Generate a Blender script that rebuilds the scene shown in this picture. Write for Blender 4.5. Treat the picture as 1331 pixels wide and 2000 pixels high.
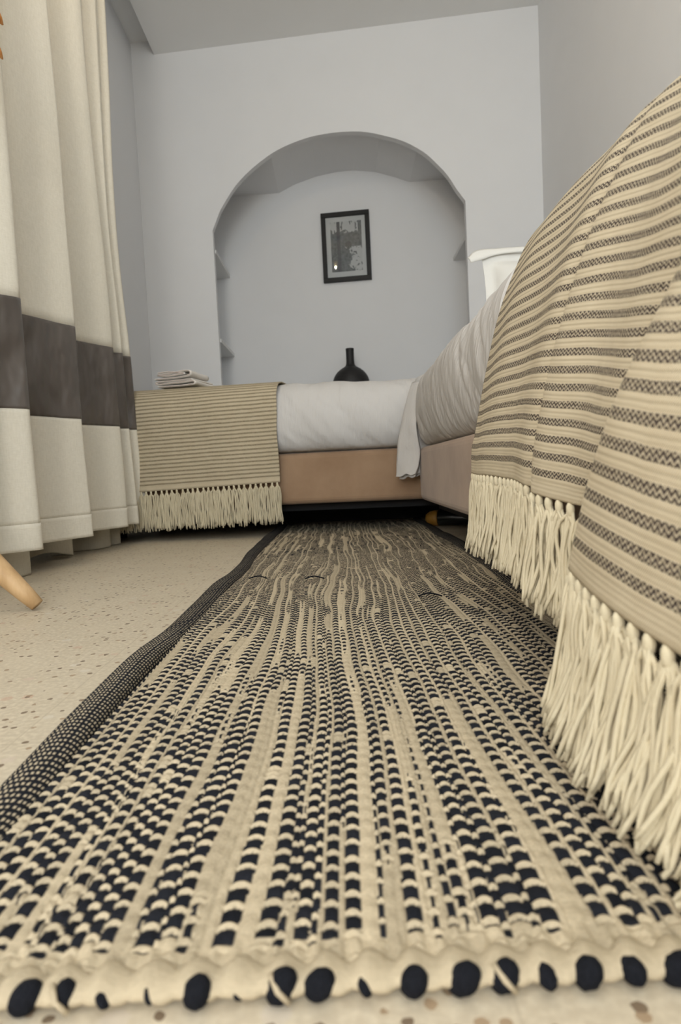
import bpy, bmesh, math, random
import numpy as np
from mathutils import Vector, Matrix, noise

for o in list(bpy.data.objects): bpy.data.objects.remove(o, do_unlink=True)
S = bpy.context.scene
COL = S.collection
random.seed(7); RNG = np.random.default_rng(11)
R = math.radians

# ------------------------------------------------------------------ camera
CAM_H = 0.25
cam_d = bpy.data.cameras.new('camera')
cam_d.sensor_fit = 'VERTICAL'; cam_d.sensor_height = 24.0; cam_d.lens = 15.6
cam_d.clip_start = 0.01
cam_d.dof.use_dof = True; cam_d.dof.focus_distance = 1.15; cam_d.dof.aperture_fstop = 5.2
cam = bpy.data.objects.new('camera', cam_d); COL.objects.link(cam)
P_, R_ = R(3.65), R(2.75)
fw = Vector((0, math.cos(P_), -math.sin(P_))); up0 = Vector((0, math.sin(P_), math.cos(P_))); rt0 = Vector((1, 0, 0))
# the camera is rolled so that the tops of upright things lean to the left
rt = rt0 * math.cos(R_) - up0 * math.sin(R_)
up = up0 * math.cos(R_) + rt0 * math.sin(R_)
cam.matrix_world = Matrix(((rt.x, up.x, -fw.x, 0), (rt.y, up.y, -fw.y, 0), (rt.z, up.z, -fw.z, CAM_H), (0, 0, 0, 1)))
S.camera = cam

# ------------------------------------------------------------------ world, lights, exposure
w = bpy.data.worlds.new('world'); S.world = w; w.use_nodes = True
w.node_tree.nodes['Background'].inputs[0].default_value = (0.86, 0.93, 1.0, 1)
w.node_tree.nodes['Background'].inputs[1].default_value = 0.9
S.view_settings.view_transform = 'Standard'; S.view_settings.look = 'None'
S.view_settings.gamma = 1.0; S.view_settings.use_curve_mapping = False
S.view_settings.exposure = -0.06

def light(name, kind, loc, energy, color, size=0.1, size_y=None, aim=None):
    d = bpy.data.lights.new(name, kind); d.energy = energy; d.color = color
    if kind == 'AREA':
        d.shape = 'RECTANGLE'; d.size = size; d.size_y = size_y or size
    else:
        d.shadow_soft_size = size
    o = bpy.data.objects.new(name, d); COL.objects.link(o); o.location = loc
    if aim: o.rotation_euler = (Vector(aim) - Vector(loc)).to_track_quat('-Z', 'Y').to_euler()
    return o
light('added_daylight', 'AREA', (0.05, -2.35, 1.75), 42, (0.74, 0.89, 1.0), 1.9, 1.5, (0.0, 2.0, 1.0))  # added soft light from behind the camera, through an invented window
LAMP = (-0.605, 1.74, 2.46)
light('ceiling_lamp_light', 'POINT', (LAMP[0], LAMP[1], LAMP[2] - 0.05), 7, (1.0, 0.80, 0.55), 0.012)
light('rear_fill_light', 'POINT', (-0.40, -1.1, 0.80), 40, (1.0, 0.90, 0.78), 0.22)  # added warm fill behind the camera, not a known lamp

light('rear_bounce_fill', 'AREA', (-0.3, -1.5, 1.5), 20, (1.0, 0.94, 0.85), 0.35, 0.35, (-0.3, -0.6, 2.8))  # added upward fill, bounced off the ceiling to brighten the room

# ------------------------------------------------------------------ materials
def lin(c):
    return tuple(((v / 255) / 12.92 if v / 255 <= 0.04045 else ((v / 255 + 0.055) / 1.055) ** 2.4) for v in c) + (1,)
class NT:
    def __init__(s, name, base=(0.8, 0.8, 0.8, 1), rough=0.8, spec=0.3):
        s.m = bpy.data.materials.new(name); s.m.use_nodes = True; s.t = s.m.node_tree
        s.b = s.t.nodes['Principled BSDF']
        s.b.inputs['Base Color'].default_value = base; s.b.inputs['Roughness'].default_value = rough
        s.b.inputs['Specular IOR Level'].default_value = spec
    def n(s, typ, **kw):
        x = s.t.nodes.new(typ)
        for k, v in kw.items(): setattr(x, k, v)
        return x
    def L(s, a, b): s.t.links.new(a, b)
    def v(s, sock, val):
        if isinstance(val, (int, float)): sock.default_value = val
        else: s.L(val, sock)
    def math(s, op, a, b=0.0, c=0.0):
        x = s.n('ShaderNodeMath', operation=op)
        s.v(x.inputs[0], a); s.v(x.inputs[1], b)
        if op in ('MULTIPLY_ADD', 'SMOOTH_MIN', 'COMPARE'): s.v(x.inputs[2], c)
        return x.outputs[0]
    def coords(s, kind='Object'): return s.n('ShaderNodeTexCoord').outputs[kind]
    def xyz(s, vec):
        x = s.n('ShaderNodeSeparateXYZ'); s.L(vec, x.inputs[0]); return x.outputs
    def noise(s, scale, detail=2, vec=None, mapscale=None, rough=0.5, rot=None):
        x = s.n('ShaderNodeTexNoise'); x.inputs['Scale'].default_value = scale; x.inputs['Detail'].default_value = detail
        x.inputs['Roughness'].default_value = rough
        vec = vec if vec is not None else s.coords()
        if mapscale:
            mp = s.n('ShaderNodeMapping'); mp.inputs['Scale'].default_value = mapscale
            if rot: mp.inputs['Rotation'].default_value = rot
            s.L(vec, mp.inputs[0]); vec = mp.outputs[0]
        s.L(vec, x.inputs['Vector']); return x.outputs['Fac']
    def mix(s, f, a, b):
        x = s.n('ShaderNodeMix', data_type='RGBA'); s.v(x.inputs[0], f)
        for i, c in ((6, a), (7, b)):
            if isinstance(c, tuple): x.inputs[i].default_value = c
            else: s.L(c, x.inputs[i])
        return x.outputs[2]
    def ramp(s, f, lo, hi):
        x = s.n('ShaderNodeMapRange'); x.inputs[1].default_value = lo; x.inputs[2].default_value = hi; s.v(x.inputs[0], f); return x.outputs[0]
    def color(s, c): s.L(c, s.b.inputs['Base Color']); return s
    def bump(s, h, strength=0.3, dist=0.002):
        x = s.n('ShaderNodeBump'); x.inputs['Strength'].default_value = strength; x.inputs['Distance'].default_value = dist
        s.L(h, x.inputs['Height'])
        s.L(x.outputs[0], s.b.inputs['Normal']); return s

def m_plain(name, c, rough=0.8, spec=0.3, nscale=None, var=0.06, bump=0.0, dist=0.001):
    t = NT(name, c, rough, spec)
    if nscale:
        n = t.noise(nscale, 3)
        d = tuple(v * (1 - var) for v in c[:3]) + (1,); e = tuple(min(1, v * (1 + var)) for v in c[:3]) + (1,)
        t.color(t.mix(n, d, e))
        if bump: t.bump(n, bump, dist)
    return t.m

M = {}
M['plaster'] = m_plain('white_plaster', (0.84, 0.84, 0.845, 1), 0.85, 0.2, 6, 0.02, 0.25, 0.004)
M['ceiling'] = m_plain('ceiling_paint', (0.88, 0.88, 0.87, 1), 0.9, 0.2, 4, 0.02, 0.1, 0.003)
# beige terrazzo floor
t = NT('beige_terrazzo', rough=0.42, spec=0.35)
co = t.coords()
vo = t.n('ShaderNodeTexVoronoi'); vo.inputs['Scale'].default_value = 95; t.L(co, vo.inputs['Vector'])
vc = t.xyz(vo.outputs['Color'])
wob = t.noise(240, 2, co)
near = t.math('LESS_THAN', t.math('ADD', vo.outputs['Distance'], t.math('MULTIPLY', wob, 0.30)), 0.50)
sel = t.math('GREATER_THAN', vc[0], 0.80)
chip = t.math('MULTIPLY', near, sel)
vo2 = t.n('ShaderNodeTexVoronoi'); vo2.inputs['Scale'].default_value = 40
mp = t.n('ShaderNodeMapping'); mp.inputs['Location'].default_value = (3.3, 1.7, 0); t.L(co, mp.inputs[0]); t.L(mp.outputs[0], vo2.inputs['Vector'])
v2 = t.xyz(vo2.outputs['Color'])
chip2 = t.math('MULTIPLY', t.math('LESS_THAN', t.math('ADD', vo2.outputs['Distance'], t.math('MULTIPLY', wob, 0.35)), 0.46), t.math('GREATER_THAN', v2[1], 0.72))
base = t.mix(t.noise(9, 4, co), (0.50, 0.425, 0.315, 1), (0.62, 0.54, 0.41, 1))
base = t.mix(t.ramp(t.noise(160, 2, co), 0.40, 0.75), base, (0.68, 0.60, 0.46, 1))
c2 = t.mix(t.ramp(v2[0], 0.3, 0.7), (0.66, 0.61, 0.52, 1), (0.56, 0.36, 0.26, 1))
base = t.mix(t.math('MULTIPLY', chip2, 0.55), base, c2)
c1 = t.mix(t.ramp(vc[1], 0.2, 0.8), (0.16, 0.11, 0.07, 1), (0.38, 0.27, 0.17, 1))
base = t.mix(t.math('MULTIPLY', chip, 0.92), base, c1)
px = t.xyz(co)
jt = None
for a, off in ((px[0], 0.13), (px[1], 0.37)):
    f = t.math('ABSOLUTE', t.math('SUBTRACT', t.math('FRACT', t.math('MULTIPLY', t.math('ADD', a, off + 10), 2.5)), 0.5))
    l = t.math('LESS_THAN', f, 0.0025)
    jt = l if jt is None else t.math('MAXIMUM', jt, l)
base = t.mix(t.math('MULTIPLY', jt, 0.35), base, (0.40, 0.33, 0.24, 1))
t.color(base).bump(t.noise(60, 3, co), 0.12, 0.002)
M['floor'] = t.m

# woven throw: cream with brown-grey zigzag stripes, laid out on the cloth's own UV in metres
PER = 0.0185
def throw_material(name, dark, PER=0.0185):
    t = NT(name, rough=0.95, spec=0.1)
    uv = t.n('ShaderNodeUVMap').outputs[0]
    q = t.xyz(uv); u, v = q[0], q[1]
    vw = t.math('ADD', v, t.math('MULTIPLY', t.math('SUBTRACT', t.noise(14, 1, uv), 0.5), 0.003))
    ph = t.math('FRACT', t.math('MULTIPLY', t.math('SUBTRACT', vw, 0.022), 1 / PER))
    band = t.math('LESS_THAN', ph, 0.43)
    band = t.math('MULTIPLY', band, t.math('GREATER_THAN', vw, 0.022))
    tri = t.math('ABSOLUTE', t.math('SUBTRACT', t.math('FRACT', t.math('MULTIPLY', u, 1 / 0.0074)), 0.5))
    zz = t.math('FRACT', t.math('ADD', t.math('MULTIPLY', v, 1 / 0.0044), t.math('MULTIPLY', tri, 1.7)))
    zig = t.math('LESS_THAN', t.math('ADD', zz, t.math('MULTIPLY', t.math('SUBTRACT', t.noise(260, 1, uv), 0.5), 0.8)), 0.58)
    dk = t.math('MULTIPLY', band, t.math('ADD', t.math('MULTIPLY', zig, 0.80), 0.16))
    cream = t.mix(t.noise(30, 3, uv), (0.63, 0.53, 0.37, 1), (0.75, 0.65, 0.475, 1))
    line = t.math('LESS_THAN', t.math('ABSOLUTE', t.math('SUBTRACT', ph, 0.74)), 0.05)
    cream = t.mix(t.math('MULTIPLY', line, 0.3), cream, (0.42, 0.34, 0.22, 1))
    t.color(t.mix(dk, cream, dark))
    wv = t.math('MULTIPLY', t.math('SINE', t.math('MULTIPLY', u, 6.283 / 0.0021)), t.math('SINE', t.math('MULTIPLY', v, 6.283 / 0.0024)))
    rib = t.math('SINE', t.math('MULTIPLY', v, 6.283 / 0.0046))
    t.bump(t.math('ADD', t.math('ADD', wv, t.math('MULTIPLY', rib, 0.7)), t.noise(300, 2, uv)), 0.55, 0.0012)
    return t.m
M['throw'] = throw_material('striped_woven_throw', (0.062, 0.047, 0.045, 1))
M['throw_far'] = throw_material('striped_woven_throw_tan', (0.15, 0.115, 0.065, 1), 0.0155)
t = NT('cream_yarn', rough=0.95, spec=0.1)
t.color(t.mix(t.noise(40, 2), (0.61, 0.53, 0.37, 1), (0.74, 0.665, 0.49, 1)))
t.bump(t.noise(600, 1, None, (1, 1, 0.35)), 0.6, 0.001); M['yarn'] = t.m

def cotton(name, c, rot, sc=(1, 1, 1)):
    t = NT(name, rough=0.85, spec=0.2)
    n1 = t.noise(7, 4, None, sc, 0.55, rot); n2 = t.noise(900, 1)
    t.color(t.mix(t.noise(3, 2), tuple(v * .97 for v in c[:3]) + (1,), c))
    t.bump(t.math('ADD', n1, t.math('MULTIPLY', n2, 0.015)), 0.4, 0.02)
    return t.m
M['cotton_far'] = cotton('white_cotton', (0.64, 0.62, 0.60, 1), (0, R(24), 0), (4.5, 1.0, 0.9))
M['cotton'] = cotton('white_cotton_cover', (0.64, 0.615, 0.59, 1), (R(-20), 0, 0), (1.0, 5.0, 0.9))
M['pillow'] = m_plain('white_pillowcase', (0.78, 0.77, 0.73, 1), 0.85, 0.2, 14, 0.02, 0.3, 0.006)
t = NT('tan_suede', rough=0.9, spec=0.15)
n = t.noise(5, 5, None, None, 0.6)
t.color(t.mix(t.ramp(n, 0.3, 0.7), (0.30, 0.19, 0.115, 1), (0.41, 0.275, 0.175, 1)))
t.b.inputs['Sheen Weight'].default_value = 0.25
t.bump(t.noise(250, 2), 0.2, 0.001); M['suede'] = t.m
M['black'] = m_plain('black_board', (0.012, 0.012, 0.013, 1), 0.7, 0.2)
def linen(name, a, b, rough=0.9):
    t = NT(name, rough=rough, spec=0.2)
    n = t.noise(220, 2, None, (1, 1, 0.25)); n2 = t.noise(220, 2, None, (0.3, 0.3, 2))
    s = t.math('MULTIPLY', t.math('ADD', n, n2), 0.5)
    t.color(t.mix(t.ramp(s, 0.3, 0.7), a, b)); 
    t.bump(t.math('ADD', s, t.math('MULTIPLY', t.noise(6, 3), 2.5)), 0.35, 0.003)
    return t.m
M['linen'] = linen('cream_linen', (0.70, 0.655, 0.55, 1), (0.79, 0.745, 0.64, 1))
M['lining'] = linen('beige_lining', (0.46, 0.42, 0.33, 1), (0.52, 0.48, 0.385, 1))
t = NT('charcoal_satin', rough=0.42, spec=0.5)
t.color(t.mix(t.noise(5, 2), (0.074, 0.061, 0.052, 1), (0.125, 0.106, 0.092, 1)))
t.b.inputs['Sheen Weight'].default_value = 0.1
t.bump(t.noise(3.2, 3, None, (1.8, 1.8, 0.9), 0.45, (R(25), 0, 0)), 1.0, 0.12); M['satin'] = t.m
def wood(name, a, b, rough=0.5):
    t = NT(name, rough=rough, spec=0.35)
    n = t.noise(14, 4, None, (3, 3, 0.5), 0.6)
    t.color(t.mix(t.ramp(n, 0.3, 0.7), a, b)); t.bump(n, 0.1, 0.001); return t.m
M['beech'] = wood('light_beech', (0.50, 0.315, 0.15, 1), (0.66, 0.45, 0.245, 1))
M['orange_wood'] = wood('orange_veneer', (0.55, 0.24, 0.07, 1), (0.75, 0.38, 0.14, 1), 0.35)
M['ceramic'] = m_plain('black_ceramic', (0.017, 0.016, 0.016, 1), 0.55, 0.4, 60, 0.3, 0.15, 0.001)
M['frame'] = m_plain('black_lacquer', (0.008, 0.007, 0.007, 1), 0.5, 0.35)
M['mat'] = m_plain('mat_board', (0.62, 0.64, 0.64, 1), 0.8, 0.2)
M['shelf'] = m_plain('white_shelf', (0.82, 0.82, 0.81, 1), 0.7, 0.3, 8, 0.01)
M['towel'] = m_plain('white_terry', (0.84, 0.80, 0.75, 1), 0.95, 0.1, 300, 0.06, 0.6, 0.002)
M['towel_hem'] = m_plain('towel_binding', (0.55, 0.40, 0.34, 1), 0.9, 0.1, 100, 0.1)
M['amber'] = m_plain('amber_cap', (0.34, 0.17, 0.03, 1), 0.45, 0.4, 60, 0.1)
M['bottle'] = m_plain('dark_glass', (0.012, 0.014, 0.014, 1), 0.18, 0.5)
M['white_metal'] = m_plain('white_metal', (0.7, 0.7, 0.7, 1), 0.4, 0.4)
M['rug_navy'] = m_plain('navy_yarn', (0.0105, 0.0115, 0.0155, 1), 0.95, 0.12, 500, 0.5, 0.8, 0.002)
M['rug_cream'] = m_plain('rug_cream_yarn', (0.50, 0.42, 0.295, 1), 0.95, 0.1, 300, 0.14, 0.6, 0.0012)
t = NT('rug_weave', rough=0.95, spec=0.1)
at = t.n('ShaderNodeAttribute', attribute_name='Col')
nn = t.noise(420, 2)
hv = t.n('ShaderNodeHueSaturation'); t.v(hv.inputs['Value'], t.math('ADD', t.math('MULTIPLY', nn, 0.5), 0.75)); t.L(at.outputs['Color'], hv.inputs['Color'])
t.color(hv.outputs[0]); t.bump(nn, 0.5, 0.0012); M['rug'] = t.m
t = NT('glass_pane', (1, 1, 1, 1), 0.0, 0.5); t.b.inputs['Transmission Weight'].default_value = 1.0; t.b.inputs['IOR'].default_value = 1.3; M['glass'] = t.m
t = NT('lamp_globe', (1, 0.9, 0.7, 1)); t.b.inputs['Emission Color'].default_value = (1, 0.75, 0.42, 1); t.b.inputs['Emission Strength'].default_value = 1.5; M['globe'] = t.m
# the print behind the glass: a grey halftone garden wall scene
t = NT('grey_print', rough=0.7, spec=0.2)
q = t.xyz(t.coords()); X, Z = q[0], q[2]
n = t.noise(26, 4); n2 = t.noise(60, 3)
grey = t.mix(t.ramp(n2, 0.35, 0.65), (0.12, 0.13, 0.14, 1), (0.20, 0.215, 0.22, 1))
sky = t.math('GREATER_THAN', t.math('ADD', Z, t.math('MULTIPLY', n, 0.16)), 0.185)
path = t.math('GREATER_THAN', t.math('ADD', t.math('SUBTRACT', X, t.math('MULTIPLY', Z, 0.10)), t.math('MULTIPLY', n, 0.30)), 0.185)
path = t.math('MULTIPLY', path, t.math('MULTIPLY', t.math('LESS_THAN', Z, 0.0), t.math('LESS_THAN', n2, 0.60)))
trunk = t.math('LESS_THAN', t.math('ABSOLUTE', t.math('ADD', X, 0.048)), 0.011)
trunk2 = t.math('GREATER_THAN', X, 0.082)
frond = t.math('GREATER_THAN', t.noise(14, 2, None, (4, 1, 1.2), 0.5, (0, R(50), 0)), 0.60)
blk = t.math('MAXIMUM', t.math('MAXIMUM', trunk, t.math('MULTIPLY', trunk2, t.math('GREATER_THAN', Z, 0.02))), frond)
sky = t.math('MULTIPLY', sky, t.math('SUBTRACT', 1.0, blk))
arch = t.math('LESS_THAN', t.math('ADD', t.math('POWER', t.math('MULTIPLY', t.math('ADD', X, -0.016), 1.2), 2), t.math('POWER', t.math('ADD', Z, -0.012), 2)), 0.0006)
c = t.mix(t.math('MAXIMUM', sky, path), grey, (0.56, 0.58, 0.58, 1))
c = t.mix(t.math('MULTIPLY', trunk, 0.7), c, (0.08, 0.085, 0.10, 1))
c = t.mix(t.math('MULTIPLY', arch, 0.8), c, (0.07, 0.075, 0.08, 1))
t.color(c); M['print'] = t.m

# ------------------------------------------------------------------ helpers
def obj(name, me, mat=None, parent=None, smooth=False):
    if isinstance(me, bmesh.types.BMesh):
        b = me; me = bpy.data.meshes.new(name); bmesh.ops.recalc_face_normals(b, faces=b.faces[:]); b.to_mesh(me); b.free()
    o = bpy.data.objects.new(name, me); COL.objects.link(o)
    if mat: me.materials.append(mat)
    if parent: o.parent = parent
    if smooth:
        me.polygons.foreach_set('use_smooth', [True] * len(me.polygons)); me.update()
    return o
def thing(name, label, cat, loc=(0, 0, 0), rz=0, group=None):
    o = bpy.data.objects.new(name, None); COL.objects.link(o); o.location = loc; o.rotation_euler = (0, 0, rz)
    o.empty_display_size = 0.1
    return tag(o, label, cat, group)
def tag(o, label, cat, group=None):
    o['label'] = label; o['category'] = cat
    if group: o['group'] = group
    return o
def struct(name, me, mat, **k):
    o = obj(name, me, mat, **k); o['kind'] = 'structure'; return o
def add_box(b, x0, x1, y0, y1, z0, z1, bev=0.0, seg=2):
    r = bmesh.ops.create_cube(b, size=1)
    for v in r['verts']:
        v.co = Vector(((x0 + x1) / 2 + v.co.x * (x1 - x0), (y0 + y1) / 2 + v.co.y * (y1 - y0), (z0 + z1) / 2 + v.co.z * (z1 - z0)))
    if bev:
        es = list({e for v in r['verts'] for e in v.link_edges})
        bmesh.ops.bevel(b, geom=es, offset=bev, segments=seg, profile=0.5, affect='EDGES')
def box(name, x0, x1, y0, y1, z0, z1, mat, parent=None, bev=0.0, seg=2):
    b = bmesh.new(); add_box(b, x0, x1, y0, y1, z0, z1, bev, seg); return obj(name, b, mat, parent, smooth=False)
def quads(b, pts):
    b.faces.new([b.verts.new(p) for p in pts])
def grid_mesh(name, V, uv=None, colr=None, closed_u=False):
    # V: (n, m, 3) array -> mesh of quads
    n, m = V.shape[:2]
    idx = np.arange(n * m).reshape(n, m)
    if closed_u:
        a, b_, c, d = idx[:, :], np.roll(idx, -1, 1), None, None
        q = np.stack([idx[:-1], idx[1:], np.roll(idx, -1, 1)[1:], np.roll(idx, -1, 1)[:-1]], -1).reshape(-1, 4)
    else:
        q = np.stack([idx[:-1, :-1], idx[1:, :-1], idx[1:, 1:], idx[:-1, 1:]], -1).reshape(-1, 4)
    me = bpy.data.meshes.new(name)
    me.vertices.add(n * m); me.vertices.foreach_set('co', V.reshape(-1).astype(np.float32))
    me.loops.add(q.size); me.loops.foreach_set('vertex_index', q.reshape(-1).astype(np.int32))
    me.polygons.add(len(q)); me.polygons.foreach_set('loop_start', (np.arange(len(q)) * 4).astype(np.int32))
    me.update(calc_edges=True); me.validate()
    if uv is not None:
        l = me.uv_layers.new(name='UVMap'); l.data.foreach_set('uv', uv.reshape(-1, 2)[q.reshape(-1)].reshape(-1).astype(np.float32))
    if colr is not None:
        a = me.color_attributes.new('Col', 'FLOAT_COLOR', 'POINT')
        c4 = np.concatenate([colr.reshape(-1, 3), np.ones((n * m, 1))], 1); a.data.foreach_set('color', c4.reshape(-1).astype(np.float32))
    return me
def add_tube(b, pts, rad, seg=8, cap=True):
    pts = [Vector(p) for p in pts]; rad = rad if isinstance(rad, (list, tuple)) else [rad] * len(pts)
    rings = []; ref = None
    for i, p in enumerate(pts):
        d = (pts[min(i + 1, len(pts) - 1)] - pts[max(i - 1, 0)]).normalized()
        if ref is None: ref = Vector((0, 0, 1)) if abs(d.z) < 0.9 else Vector((1, 0, 0))
        x = (ref - d * ref.dot(d)).normalized(); y = d.cross(x); ref = x
        rings.append([b.verts.new(p + (x * math.cos(2 * math.pi * k / seg) + y * math.sin(2 * math.pi * k / seg)) * rad[i]) for k in range(seg)])
    for i in range(len(rings) - 1):
        for k in range(seg):
            b.faces.new((rings[i][k], rings[i][(k + 1) % seg], rings[i + 1][(k + 1) % seg], rings[i + 1][k]))
    if cap:
        b.faces.new(rings[0][::-1]); b.faces.new(rings[-1])
def add_lathe(b, prof, c=(0, 0, 0), seg=40):
    c = Vector(c); rings = []
    for r, z in prof:
        rings.append([b.verts.new(c + Vector((max(r, 1e-5) * math.cos(2 * math.pi * k / seg), max(r, 1e-5) * math.sin(2 * math.pi * k / seg), z))) for k in range(seg)])
    for i in range(len(rings) - 1):
        for k in range(seg):
            b.faces.new((rings[i][k], rings[i][(k + 1) % seg], rings[i + 1][(k + 1) % seg], rings[i + 1][k]))
    b.faces.new(rings[0][::-1]); b.faces.new(rings[-1])
def smoothstep(a, b, x):
    t = np.clip((x - a) / (b - a), 0, 1); return t * t * (3 - 2 * t)
def spline(pts, n):
    # Catmull-Rom through pts, n samples per span
    P = np.array(pts, float); P = np.vstack([2 * P[0] - P[1], P, 2 * P[-1] - P[-2]]); out = []
    for i in range(1, len(P) - 2):
        for k in range(n):
            t = k / n; a, b_, c, d = P[i - 1], P[i], P[i + 1], P[i + 2]
            out.append(0.5 * (2 * b_ + (c - a) * t + (2 * a - 5 * b_ + 4 * c - d) * t * t + (3 * b_ - a - 3 * c + d) * t ** 3))
    out.append(P[-2]); return np.array(out)
def resample(P, n):
    s = np.concatenate([[0], np.cumsum(np.linalg.norm(np.diff(P, axis=0), axis=1))])
    t = np.linspace(0, s[-1], n); return np.stack([np.interp(t, s, P[:, i]) for i in range(P.shape[1])], 1), t
def vnoise(x, y, z=0.0):
    f = np.vectorize(lambda a, b_, c: noise.noise(Vector((a, b_, c)))); return f(x, y, z)

# ------------------------------------------------------------------ room shell
XL, XR, YF, ZC, ZS = -1.10, 1.207, -2.5, 2.72, 2.80
XS = -0.962
YAW = -R(7); TA = math.tan(R(7)); YB = 3.94
def yb(x, y0=YB): return y0 - TA * x
b = bmesh.new(); quads(b, [(XL - .3, YF - .2, 0), (XR + .3, YF - .2, 0), (XR + .3, 4.9, 0), (XL - .3, 4.9, 0)]); struct('floor', b, M['floor'])
b = bmesh.new()
quads(b, [(XS, YF, ZC), (XR, YF, ZC), (XR, yb(XR), ZC), (XS, yb(XS), ZC)])
quads(b, [(XL, YF, ZS), (XS, YF, ZS), (XS, yb(XS), ZS), (XL, yb(XL), ZS)])
quads(b, [(XS, YF, ZC), (XS, yb(XS), ZC), (XS, yb(XS), ZS), (XS, YF, ZS)])
struct('ceiling', b, M['ceiling'])
b = bmesh.new(); quads(b, [(XR, YF, 0), (XR, yb(XR), 0), (XR, yb(XR), ZC), (XR, YF, ZC)]); struct('wall_right', b, M['plaster'])
b = bmesh.new(); quads(b, [(XL, YF, 0), (XL, yb(XL), 0), (XL, yb(XL), ZS), (XL, YF, ZS)]); struct('wall_left', b, M['plaster'])
# rear wall, behind the camera, with an unseen window opening added to let light in
b = bmesh.new()
wx0, wx1, wz0, wz1 = -0.75, 0.85, 1.0, 2.3
for x0, x1, z0, z1 in ((XL, wx0, 0, ZS), (wx1, XR, 0, ZS), (wx0, wx1, 0, wz0), (wx0, wx1, wz1, ZS)):
    quads(b, [(x0, YF, z0), (x1, YF, z0), (x1, YF, z1), (x0, YF, z1)])
struct('wall_front', b, M['plaster'])
b = bmesh.new()
for x0, x1, z0, z1 in ((wx0, wx0 + .05, wz0, wz1), (wx1 - .05, wx1, wz0, wz1), (wx0, wx1, wz0, wz0 + .05), (wx0, wx1, wz1 - .05, wz1), (.03, .07, wz0, wz1)):
    add_box(b, x0, x1, YF - .06, YF - .01, z0, z1)
struct('added_window_1', b, M['white_metal'])  # frame of the invented window, out of view

# back wall with the arched niche: an outline in (X, z), set on the slightly skewed wall plane
ARCH = [(-0.674, 1.690), (-0.622, 1.800), (-0.545, 1.905), (-0.458, 1.990), (-0.330, 2.075), (-0.225, 2.122), (-0.085, 2.158), (0.060, 2.170),
        (0.215, 2.160), (0.335, 2.128), (0.458, 2.080), (0.560, 2.015), (0.622, 1.955), (0.692, 1.872), (0.740, 1.790), (0.786, 1.722)]
SILL = 0.69; TH = 0.045; NY = 4.50; NZ = 2.105
arch = spline(ARCH[1:-1], 3); arch = np.vstack([[ARCH[0]], arch, [ARCH[-1]]])
b = bmesh.new()
def W(x, z, d=0.0): return (x, yb(x) + d, z)
for d in (0.0, TH):
    quads(b, [W(XL, 0, d), W(arch[0][0], 0, d), W(arch[0][0], ZS, d), W(XL, ZS, d)])
    quads(b, [W(arch[-1][0], 0, d), W(XR, 0, d), W(XR, ZS, d), W(arch[-1][0], ZS, d)])
    quads(b, [W(arch[0][0], 0, d), W(arch[-1][0], 0, d), W(arch[-1][0], SILL, d), W(arch[0][0], SILL, d)])
    for (xa, za), (xb, zb) in zip(arch[:-1], arch[1:]):
        quads(b, [W(xa, za, d), W(xb, zb, d), W(xb, ZS, d), W(xa, ZS, d)])
loop = [(arch[0][0], SILL)] + [tuple(p) for p in arch] + [(arch[-1][0], SILL)]
for (xa, za), (xb, zb) in zip(loop, loop[1:] + loop[:1]):
    quads(b, [W(xa, za), W(xb, zb), W(xb, zb, TH), W(xa, za, TH)])
# niche chamber
cx0, cx1 = -0.83, 0.99
def Nn(x, z): return (x, NY - TA * x, z)
VA = [(cx0, NZ + .003), (-0.307, 2.095), (-0.20, 2.140), (-0.06, 2.176), (0.08, 2.192), (0.19, 2.192), (0.33, 2.168), (0.45, 2.125), (0.547, 2.082), (cx1, 2.072)]
for (xa, za), (xb, zb) in zip(VA[:-1], VA[1:]):
    quads(b, [W(xa, za, TH), W(xb, zb, TH), Nn(xb, zb), Nn(xa, za)])
    quads(b, [Nn(xa, SILL), Nn(xb, SILL), Nn(xb, zb), Nn(xa, za)])
quads(b, [W(cx0, SILL, TH), Nn(cx0, SILL), Nn(cx0, VA[0][1]), W(cx0, VA[0][1], TH)])
quads(b, [W(cx1, SILL, TH), Nn(cx1, SILL), Nn(cx1, VA[-1][1]), W(cx1, VA[-1][1], TH)])
quads(b, [W(cx0, SILL, TH), W(cx1, SILL, TH), Nn(cx1, SILL), Nn(cx0, SILL)])
struct('wall_back', b, M['plaster'])
def shelf(name, xa, xb, z, label):
    b = bmesh.new(); e = .001
    lo = [(xa, yb(xa) + TH + e, z), (xb, yb(xb) + TH + e, z), (xb, NY - TA * xb - e, z), (xa, NY - TA * xa - e, z)]
    v0 = [b.verts.new(p) for p in lo]; v1 = [b.verts.new((p[0], p[1], p[2] + .022)) for p in lo]
    b.faces.new(v0); b.faces.new(v1)
    for i in range(4): b.faces.new((v0[i], v0[(i + 1) % 4], v1[(i + 1) % 4], v1[i]))
    tag(obj(name, b, M['shelf']), label, 'shelf', 'shelves in the arched niche')
shelf('niche_shelf', cx0 + .001, -0.668, 1.572, 'white plaster shelf on the left side of the arched niche, the upper one')
shelf('niche_shelf', cx0 + .001, -0.668, 1.048, 'white plaster shelf on the left side of the arched niche, the lower one')
shelf('niche_shelf', 0.808, cx1 - .001, 1.560, 'white plaster shelf on the right side of the arched niche, above the pillow')

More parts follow.
